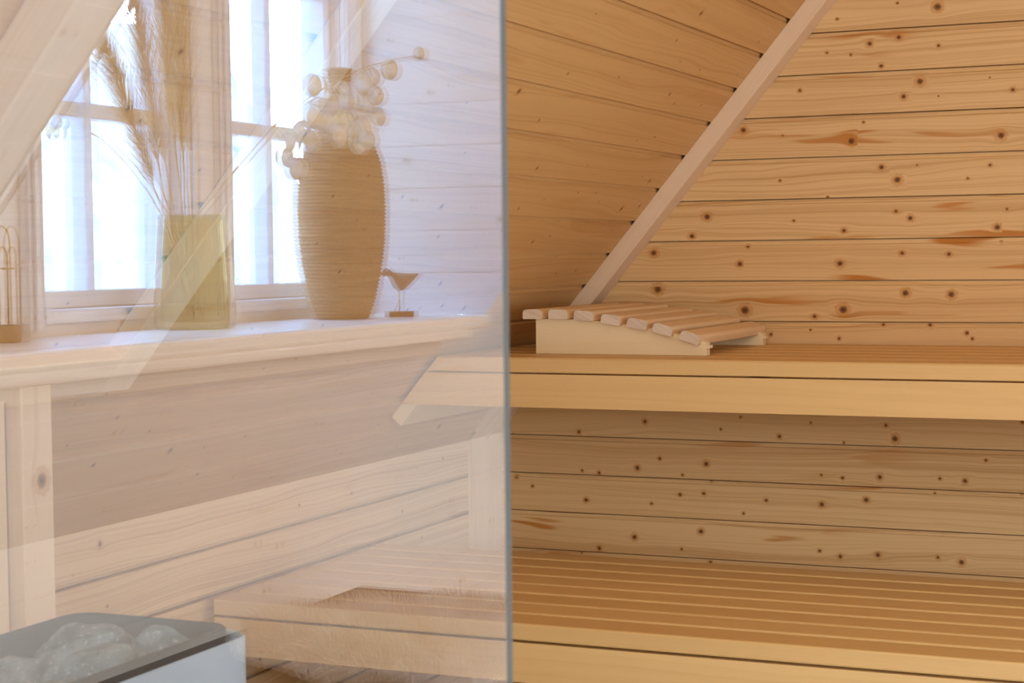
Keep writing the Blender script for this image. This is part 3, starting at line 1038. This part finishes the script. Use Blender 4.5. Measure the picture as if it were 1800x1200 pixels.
# outer shell
lo = [[(x, y, z) for x, y in rrect(hx0 + d, hx1 - d + .004, hy0 + d, hy1 - d, .035)] for z, d in
      ((0.06, .02), (0.09, 0), (ht - .012, 0), (ht - .010, .0015), (ht - .012, .003), (ht - .30, .004))]
sh = loops_obj('outer_shell', lo, M['shell'], heater, cap_first=True)
for p in sh.data.polygons:
    p.use_smooth = abs(p.normal.z) < .5
# inner tray
lo = [[(x, y, z) for x, y in rrect(hx0 + d, hx1 - d, hy0 + d, hy1 - d, .030)] for z, d in
      ((ht - .29, .016), (ht - .002, .014), (ht, .016), (ht, .018), (ht - .004, .020), (ht - .115, .022))]
tr = loops_obj('stone_tray', lo, M['tray'], heater, cap_last=True)
lo = [[(x, y, z) for x, y in rrect(hx0 + d, hx1 - d, hy0 + d, hy1 - d, .030)] for z, d in
      ((ht - .0005, .0125), (ht + .0035, .0130), (ht + .0040, .016), (ht + .0025, .0195), (ht - .0005, .0197))]
loops_obj('tray_rim', lo, M['tray_rim'], tr)
for (x_, y_) in ((hx0 + .05, hy0 + .05), (hx1 - .05, hy0 + .05), (hx0 + .05, hy1 - .05), (hx1 - .05, hy1 - .05)):
    lo = [[(x_ + .015 * math.cos(k_ * math.pi / 6), y_ + .015 * math.sin(k_ * math.pi / 6), z) for k_ in range(12)] for z in (0.001, .065)]
    loops_obj('foot', lo, M['tray'], heater, True, True)


def stone_mesh(seed, r):
    bm = bmesh.new()
    bmesh.ops.create_icosphere(bm, subdivisions=4, radius=1.0)
    rg = random.Random(seed)
    off = Vector((rg.uniform(0, 50), rg.uniform(0, 50), rg.uniform(0, 50)))
    planes = []
    for _ in range(9):
        v = Vector((rg.gauss(0, 1), rg.gauss(0, 1), rg.gauss(0, 1))).normalized()
        planes.append((v, rg.uniform(.62, .86)))
    for v in bm.verts:
        p = v.co.copy()
        for n_, d_ in planes:
            e = p.dot(n_) - d_
            if e > 0:
                p -= n_ * e * .88
        p *= 1 + .10 * noise.noise(p * 2.2 + off) + .04 * noise.noise(p * 6 + off)
        v.co = p * r
    me = bpy.data.meshes.new('sauna_stone')
    bm.to_mesh(me)
    bm.free()
    for p in me.polygons:
        p.use_smooth = True
    me.materials.append(M['stone'])
    return me


STONES = [(-1.185, 1.555, -.040, .060, 'largest pale grey heater stone, near the far end of the tray'),
          (-1.110, 1.600, -.036, .041, 'smooth blue-grey heater stone in the far right corner of the tray'),
          (-1.215, 1.628, -.062, .030, 'small heater stone tucked in the far left corner of the tray'),
          (-1.112, 1.500, -.036, .052, 'rounded grey heater stone in the middle, behind the bronze rim'),
          (-1.210, 1.460, -.050, .044, 'heater stone leaning on the left wall of the tray'),
          (-1.200, 1.355, -.030, .052, 'pointed grey heater stone sticking up at the left picture edge'),
          (-1.105, 1.400, -.045, .047, 'shaded heater stone low against the bronze rim'),
          (-1.120, 1.300, -.050, .050, 'heater stone nearest the bottom picture edge'),
          (-1.215, 1.255, -.050, .042, 'heater stone at the near left end of the tray'),
          (-1.155, 1.235, -.070, .035, 'small heater stone at the near end of the tray')]
for i, (x_, y_, dz, r_, lb) in enumerate(STONES):
    me = stone_mesh(i + 3, r_)
    o = bpy.data.objects.new('sauna_stone', me)
    COL.objects.link(o)
    o.location = (x_, y_, ht + dz)
    o.scale = (1, 1.12, 0.85)
    o.rotation_euler = (i, i * 2.1, i * .7)
    tag(o, lb, 'stone', 'stones in the heater')

# ================================================================== things on the sill (seen mirrored in the glass)


def lathe(name, prof, mat, parent, n=48, center=(0, 0, 0), fn=None, smooth=True, cap0=False, cap1=False):
    loops = []
    for j, (r, z) in enumerate(prof):
        lp = []
        for k_ in range(n):
            a = 2 * math.pi * k_ / n
            rr_ = r + (fn(j, k_, z) if fn else 0)
            lp.append((center[0] + rr_ * math.cos(a), center[1] + rr_ * math.sin(a), center[2] + z))
        loops.append(lp)
    return loops_obj(name, loops, mat, parent, cap_last=cap1, cap_first=cap0, smooth=smooth)


def tube(name, pts, rad, mat, parent=None, n=8):
    loops = []
    P = [Vector(p) for p in pts]
    for i, p in enumerate(P):
        t = (P[min(i + 1, len(P) - 1)] - P[max(i - 1, 0)]).normalized()
        a = t.cross(Vector((.3, .2, 1)))
        if a.length < .1:
            a = t.cross(Vector((1, 0, 0)))
        a.normalize()
        b = t.cross(a)
        r = rad(i / (len(P) - 1)) if callable(rad) else rad
        loops.append([tuple(p + (a * math.cos(2 * math.pi * k_ / n) + b * math.sin(2 * math.pi * k_ / n)) * r) for k_ in range(n)])
    return loops_obj(name, loops, mat, parent, True, True)


def bez(p0, p1, p2, n=16):
    p0, p1, p2 = Vector(p0), Vector(p1), Vector(p2)
    return [p0 * (1 - t) ** 2 + p1 * 2 * t * (1 - t) + p2 * t * t for t in [i / n for i in range(n + 1)]]


# tall woven vase
VC = (-1.640, YM - 2.965, ZS + .0005)
vase = thing('woven_vase', 'tall brown woven vase with narrow neck on the sill, mirrored in the glass', 'vase', VC)
S_ = 1 / 935.0
keys = [(0, 46), (6, 50), (35, 60), (65, 67), (95, 73), (135, 78), (195, 80), (240, 78), (280, 72), (305, 62), (325, 47), (345, 32), (362, 22), (385, 17), (405, 16.5), (420, 19), (426, 22), (440, 23), (443, 21)]


def prof_at(h_):
    for (a, ra), (b, rb) in zip(keys, keys[1:]):
        if h_ <= b:
            t = (h_ - a) / (b - a)
            t2 = t
            return ra + (rb - ra) * t2
    return keys[-1][1]


rows = 68
prof = []
for j in range(rows * 4 + 1):
    h_ = 443 * j / (rows * 4)
    prof.append((prof_at(h_) * S_, h_ * S_))
NV = 96


def weave(j, k_, z):
    row = j // 4
    ph = math.sin(math.pi * (j % 4) / 4.0)
    alt = 0.5 + 0.5 * math.cos(k_ * math.pi / 2 + row * math.pi)
    return (0.0042 * ph * (0.30 + 0.70 * alt))


lathe('body', prof, M['wicker'], vase, NV, VC, weave, cap0=True)
prof2 = [(17 * S_, 443 * S_), (15 * S_, 442 * S_), (12.5 * S_, 400 * S_), (13 * S_, 380 * S_)]
lathe('mouth', prof2, M['wicker'], vase, 40, VC, cap1=True)

# olive green ribbed glass vase
GC = (-1.665, YM - 2.500, ZS + .0005)
gv = thing('glass_vase', 'ribbed olive green glass vase with dried grasses on the sill, mirrored in the glass', 'vase', GC)
G_ = 1 / 1056.0
gp = [(63, 3), (64, 10), (63.5, 40), (61, 90), (58, 140), (55, 185), (54, 200)]
NR = 168


def rib(j, k_, z):
    return 0.0026 * math.cos(k_ * 2 * math.pi * 42 / NR)


prof = [(60 * G_, 0)] + [(r * G_, z * G_) for r, z in gp] + [(51 * G_, 200 * G_), (52 * G_, 185 * G_), (58 * G_, 90 * G_), (60 * G_, 16 * G_), (40 * G_, 12 * G_)]
lathe('glass_body', prof, M['green_glass'], gv, NR, GC, rib, cap0=True, cap1=True)

# pampas bunch standing in the green vase


def strands_obj(name, segs, mat, parent):
    """segs: list of (points, width) -> ribbons in one mesh"""
    vs, fs = [], []
    for pts, w in segs:
        i0 = len(vs)
        n_ = len(pts)
        for q, p in enumerate(pts):
            t = (pts[min(q + 1, n_ - 1)] - pts[max(q - 1, 0)])
            sd = t.cross(Vector((math.sin(i0), math.cos(i0 * 1.7), .4)))
            if sd.length < 1e-9:
                sd = Vector((1, 0, 0))
            sd = sd.normalized() * w * (1 - .8 * q / (n_ - 1))
            vs.append(tuple(p - sd))
            vs.append(tuple(p + sd))
        for q in range(n_ - 1):
            a = i0 + 2 * q
            fs.append((a, a + 1, a + 3, a + 2))
    me = bpy.data.meshes.new(name)
    me.from_pydata(vs, [], fs)
    me.materials.append(mat)
    o = bpy.data.objects.new(name, me)
    COL.objects.link(o)
    if parent:
        o.parent = parent
        o.location = -parent.location
    return o


def pampas(k_, tip, bend, label, lean=0.0, r0=0.0):
    rg = random.Random(50 + k_)
    base = Vector(GC) + Vector((rg.uniform(-.015, .015), rg.uniform(-.015, .015), 0.02))
    tip = Vector(tip)
    mid = (base + tip) / 2 + Vector(bend)
    path = bez(base, mid, tip, 40)
    root = thing('pampas_grass', label, 'dried grass', tuple(base), 'dried grasses in the green vase')
    tube('stem', path[:34], 0.0013, M['stem'], root, 6)
    segs = []
    L_ = len(path)
    for _ in range(1500):
        t = rg.uniform(.42, 1.0)
        q = t * (L_ - 1)
        i = min(int(q), L_ - 2)
        p = path[i].lerp(path[i + 1], q - i)
        d = (path[i + 1] - path[i]).normalized()
        a = Vector((rg.gauss(0, 1), rg.gauss(0, 1), rg.gauss(0, 1)))
        a = (a - d * a.dot(d)).normalized()
        ln = rg.uniform(.05, .105) * (1.1 - .5 * abs(t - .65) / .35)
        spread = rg.uniform(.15, .42)
        droop = Vector((0, 0, -rg.uniform(0, .02)))
        pts = [p + d * ln * s + a * ln * spread * s ** 1.1 + droop * s * s for s in (0, .35, .7, 1.0)]
        segs.append((pts, .00045))
    strands_obj('plume', segs, M['plume'], root)


pampas(0, (-1.60, YM - 2.30, ZS + .66), (0, .0, .02), 'tallest tan pampas plume rising left of the window post, mirrored in the glass')
pampas(1, (-1.58, YM - 2.22, ZS + .56), (0, .03, .04), 'tan pampas plume arching over the left window, mirrored in the glass')
pampas(2, (-1.62, YM - 2.20, ZS + .46), (0, .045, .05), 'drooping pampas plume furthest left in the green vase, mirrored in the glass')
pampas(3, (-1.57, YM - 2.34, ZS + .62), (0, .01, .02), 'slim pampas plume in front of the tallest one, mirrored in the glass')


def vpt(px, py, depth_y):
    """a point of the mirrored room from its place in the picture and its distance (used to read positions once)"""
    cx_, cy_ = px - 900.0, 600.0 - py
    f_ = 3115.73
    c = (cx_, cy_, -f_)
    Rm = cam.matrix_world
    w = Vector([Rm[i][0] * c[0] + Rm[i][1] * c[1] + Rm[i][2] * c[2] for i in range(3)])
    w = w * (depth_y / w.y)
    return Vector((w.x, YM - w.y, w.z + H))


def honesty(path, discs, label, seed, cap=None):
    rg = random.Random(seed)
    root = thing('honesty_branch', label, 'dried branch', tuple(path[0]), 'dried honesty stems in the green vase')
    tube('stem', path, lambda t: .0015 * (1.15 - .5 * t), M['stem'], root, 6)
    for (c, r, br) in discs:
        # little side stem
        tube('twig', bez(br, (Vector(br) + Vector(c)) / 2 + Vector((0, 0, .01)), c, 5), .0005, M['stem'], root, 5)
        bm = bmesh.new()
        nrm = Vector((rg.uniform(.15, .9), rg.uniform(.5, 1.0), rg.uniform(-.35, .35))).normalized()
        a = nrm.cross(Vector((0, 0, 1))).normalized()
        b = nrm.cross(a)
        ctr = bm.verts.new(Vector(c) + nrm * .0012)
        ct2 = bm.verts.new(Vector(c) - nrm * .0012)
        ring = []
        for k_ in range(28):
            an = 2 * math.pi * k_ / 28
            ring.append(bm.verts.new(Vector(c) + a * r * .88 * math.cos(an) + b * r * 1.08 * math.sin(an) + nrm * .0012 * math.sin(3 * an + seed)))
        for k_ in range(28):
            bm.faces.new((ctr, ring[k_], ring[(k_ + 1) % 28]))
            bm.faces.new((ct2, ring[(k_ + 1) % 28], ring[k_]))
        bm_obj('seed_disc', bm, M['disc'] if not (cap and c is cap) else M['disc'], root)
    return root


yv = 2.72
pth = [Vector(GC) + Vector((0, 0, .03))] + [vpt(px, py, yv_) for px, py, yv_ in
       ((345, 380, 2.52), (395, 320, 2.56), (440, 268, 2.60), (480, 222, 2.64), (530, 180, 2.68), (580, 148, 2.72), (640, 118, 2.76), (695, 104, 2.80), (735, 97, 2.83))]
dl = [(548, 150, 17, 5), (545, 207, 16, 4), (519, 228, 16, 4), (541, 247, 16, 4), (505, 250, 14, 4), (500, 274, 16, 4), (515, 296, 16, 4), (560, 190, 16, 5),
      (579, 185, 18, 5), (600, 160, 15, 6), (595, 208, 16, 5), (592, 237, 18, 5), (608, 180, 15, 6), (625, 205, 16, 6), (632, 228, 20, 6), (640, 150, 15, 7),
      (655, 135, 13, 7), (684, 122, 15, 8), (660, 168, 14, 7), (664, 205, 14, 7), (643, 180, 16, 7), (628, 250, 17, 6), (645, 245, 14, 6), (612, 222, 14, 6), (570, 215, 15, 5)]
discs = []
for (px, py, rp, bi) in dl:
    yv_ = pth[bi].y
    c = vpt(px, py, YM - yv_ + random.Random(px).uniform(-.03, .03))
    discs.append((c, rp / 1050.0 * 1.22, pth[bi]))
c = vpt(736, 94, 2.83)
discs.append((c, 12 / 1000.0, pth[9]))
honesty(pth, discs, 'long arching honesty branch of white papery discs before the woven vase, mirrored in the glass', 5)
pth = [Vector(GC) + Vector((0, 0, .03))] + [vpt(px, py, 2.42) for px, py in ((285, 380), (262, 340), (225, 290), (180, 245), (130, 218), (95, 212))]
discs = [(vpt(px, py, 2.40), rp / 1120.0, pth[5]) for px, py, rp in ((92, 230, 16), (124, 247, 15), (100, 215, 12), (140, 170, 15), (150, 155, 12))]
honesty(pth, discs, 'shorter honesty branch with few discs over the left window, mirrored in the glass', 8)

# shore bird figure
BC = vpt(702, 552, 3.08)
BC.z = ZS + .0005
bird = thing('bird_figure', 'small carved wooden shore bird on wire legs, right of the woven vase', 'figurine', tuple(BC))
dirv = Vector((0.917, -0.40, 0)).normalized()   # tail side, along the sill and away from the glass
m_ = MB()
m_.box(Vector(BC) - dirv * .028 - Vector((.4, .917, 0)) * .011, dirv, Vector((.4, .917, 0)), (0, 0, 1), .056, .022, .0105, chamfer=.0015)
m_.build('base_block', M['bird_base'], bird)
bu = Vector(BC)


def bp(a, z, s=0.0):
    return bu + dirv * a * 1.13 + Vector((.4, .917, 0)) * s + Vector((0, 0, z))


for s1, s2 in ((.004, -.006), (-.004, .006)):
    tube('wire_leg', [bp(-.004 + s1, .0105, s1), bp(.000 + (s1 * .2), .03, 0), bp(.000 - s1 * .6, .052, -s1)], .0012, M['brass'], bird, 6)
sec = [(-.042, .0795, .0008, .0008), (-.036, .0805, .0014, .0012), (-.030, .0835, .0020, .002), (-.0265, .0855, .0062, .006), (-.021, .0875, .0085, .0072), (-.016, .0815, .0100, .0082),
       (-.010, .0715, .0150, .011), (.000, .0665, .0180, .0135), (.010, .0690, .0150, .0125), (.020, .0745, .0095, .0095), (.028, .0795, .0045, .006), (.034, .0830, .0010, .002)]
loops = []
for (a, z, rz, rs) in sec:
    loops.append([tuple(bp(a, z + rz * math.sin(t_), rs * math.cos(t_))) for t_ in [2 * math.pi * k_ / 16 for k_ in range(16)]])
loops_obj('body', loops, M['bird_wood'], bird, True, True)

# wire ornament with wooden foot at the near end of the sill
OC = vpt(8, 592, 2.02)
OC.z = ZS + .0005
orn = thing('wire_ornament', 'thin brass wire arch on a wooden foot, on the sill at left picture edge', 'ornament', tuple(OC))
lathe('wooden_foot', [(.022, 0), (.0235, .003), (.0235, .022), (.022, .025)], M['bird_base'], orn, 32, tuple(OC), cap0=True, cap1=True)
for w_, h_ in ((.016, .165), (.009, .135)):
    pts = [Vector(OC) + Vector((0, -w_, .025))] + [Vector(OC) + Vector((0, -w_ * math.cos(t_), h_ - w_ * 1.6 + w_ * 1.6 * math.sin(t_))) for t_ in [math.pi * k_ / 12 for k_ in range(13)]] + [Vector(OC) + Vector((0, w_, .025))]
    tube('wire_arch', pts, .0016, M['brass'], orn, 6)
tube('wire_ring', [Vector(OC) + Vector((.012 * math.sin(t_), .016 * math.cos(t_), .105)) for t_ in [2 * math.pi * k_ / 20 for k_ in range(21)]], .0014, M['brass'], orn, 6)

# ------------------------------------------------------------------ leather bench with a sheepskin under the window
bx0, bx1, by0, by1, bz_ = -1.62, -1.08, YM - 2.95, YM - 2.12, H - 0.625
st = thing('leather_stool', 'broad brown leather stool under the dormer sill, mirrored in the glass', 'stool', ((bx0 + bx1) / 2, (by0 + by1) / 2, 0))
m_ = MB()
m_.box((bx0, by0, bz_ - .07), (0, 1, 0), (1, 0, 0), (0, 0, 1), by1 - by0, bx1 - bx0, .07, chamfer=.015)
m_.build('seat_pad', M['bench_dark'], st)
for x_ in (bx0 + .03, bx1 - .07):
    for y_ in (by0 + .03, by1 - .07):
        m_ = MB()
        m_.box((x_, y_, 0), (0, 0, 1), (1, 0, 0), (0, 1, 0), bz_ - .071, .04, .04, chamfer=.003)
        m_.build('leg', M['dark_wood'], st)

SKC = Vector(((bx0 + bx1) / 2 + .03, YM - 2.50, bz_))
skin = thing('sheepskin', 'fluffy cream sheepskin thrown over the leather stool, mirrored in the glass', 'sheepskin', tuple(SKC))


def skin_pt(u, v):
    """u along the bench, v across it and down the front"""
    y = SKC.y - u - 1.1 * max(0.0, -(v - .04)) * max(0.0, u) / .3
    s = v + .345
    flat = bx1 - bx0 - .015
    if s < flat:
        x, z = bx0 + .015 + s, bz_ + .012
    elif s < flat + .05:
        t = (s - flat) / .05
        x, z = bx0 + .015 + flat + .032 * math.sin(t * math.pi / 2), bz_ + .012 - .032 * (1 - math.cos(t * math.pi / 2))
    else:
        x, z = bx0 + .015 + flat + .032, bz_ - .02 - (s - flat - .05)
    return Vector((x, y, z)) + Vector((0, 0, .006 * noise.noise(Vector((u * 9, v * 9, 0)))))


def skin_r(a):
    return 1 + .10 * math.sin(3 * a + .5) + .07 * math.sin(5 * a + 2) + .05 * math.sin(8 * a)


bm = bmesh.new()
NR_, NA = 14, 48
grid = [[bm.verts.new(skin_pt(.30 * skin_r(2 * math.pi * k_ / NA) * math.cos(2 * math.pi * k_ / NA) * (i + .001) / NR_,
                              .07 + .34 * skin_r(2 * math.pi * k_ / NA) * math.sin(2 * math.pi * k_ / NA) * (i + .001) / NR_)) for k_ in range(NA)] for i in range(NR_ + 1)]
for i in range(NR_):
    for k_ in range(NA):
        bm.faces.new((grid[i][k_], grid[i][(k_ + 1) % NA], grid[i + 1][(k_ + 1) % NA], grid[i + 1][k_]))
bmesh.ops.recalc_face_normals(bm, faces=bm.faces)
bm_obj('hide', bm, M['fur'], skin)
rg = random.Random(77)
segs = []
for _ in range(16000):
    a = rg.uniform(0, 2 * math.pi)
    q = math.sqrt(rg.random())
    R0 = skin_r(a)
    u_, v_ = .305 * R0 * q * math.cos(a), .07 + .345 * R0 * q * math.sin(a)
    p = skin_pt(u_, v_)
    e = .004
    du_ = skin_pt(u_ + e, v_) - p
    dv_ = skin_pt(u_, v_ + e) - p
    n_ = du_.cross(dv_)
    if n_.length < 1e-12:
        continue
    n_.normalize()
    if n_.x + n_.z < 0:
        n_ = -n_
    cl = noise.noise(Vector((u_ * 30, v_ * 30, 0))) * 2
    cl2 = noise.noise(Vector((u_ * 30, v_ * 30, 7))) * 2
    out = (du_.normalized() * (math.cos(a) * q * .5 + cl * .5) + dv_.normalized() * (math.sin(a) * q * .5 + cl2 * .5))
    ln = rg.uniform(.022, .042)
    pts = [p, p + n_ * ln * .5 + out * ln * .25, p + n_ * ln * .75 + out * ln * .75 + Vector((0, 0, -.006 * q))]
    segs.append((pts, .0011))
w_ = strands_obj('wool_pile', segs, M['fur'], skin)
w_['kind'] = 'stuff'

# ------------------------------------------------------------------ housings of the two added, unseen ceiling fill lamps
for nm_, (cx_, cy_, hx_, hy_), lb_ in (('bathroom', (0.30, -0.75, .58, .58), 'square white fill lamp added unseen over the bathroom side'),
                                  ('sauna', (0.75, 1.75, .48, .18), 'narrow white fill lamp added unseen over the sauna benches')):
    lp = thing('ceiling_fill_lamp', lb_, 'lamp', (cx_, cy_, ZC))
    m_ = MB()
    for a_ in ((-hx_, -hy_, 2 * hx_, .025), (-hx_, hy_ - .025, 2 * hx_, .025), (-hx_, -hy_ + .025, .025, 2 * hy_ - .05), (hx_ - .025, -hy_ + .025, .025, 2 * hy_ - .05)):
        m_.box((cx_ + a_[0], cy_ + a_[1], ZC - .05), (1, 0, 0), (0, 1, 0), (0, 0, 1), a_[2], a_[3], .0495, chamfer=.002)
    m_.build('fill_lamp_frame', M['fill_white'], lp)
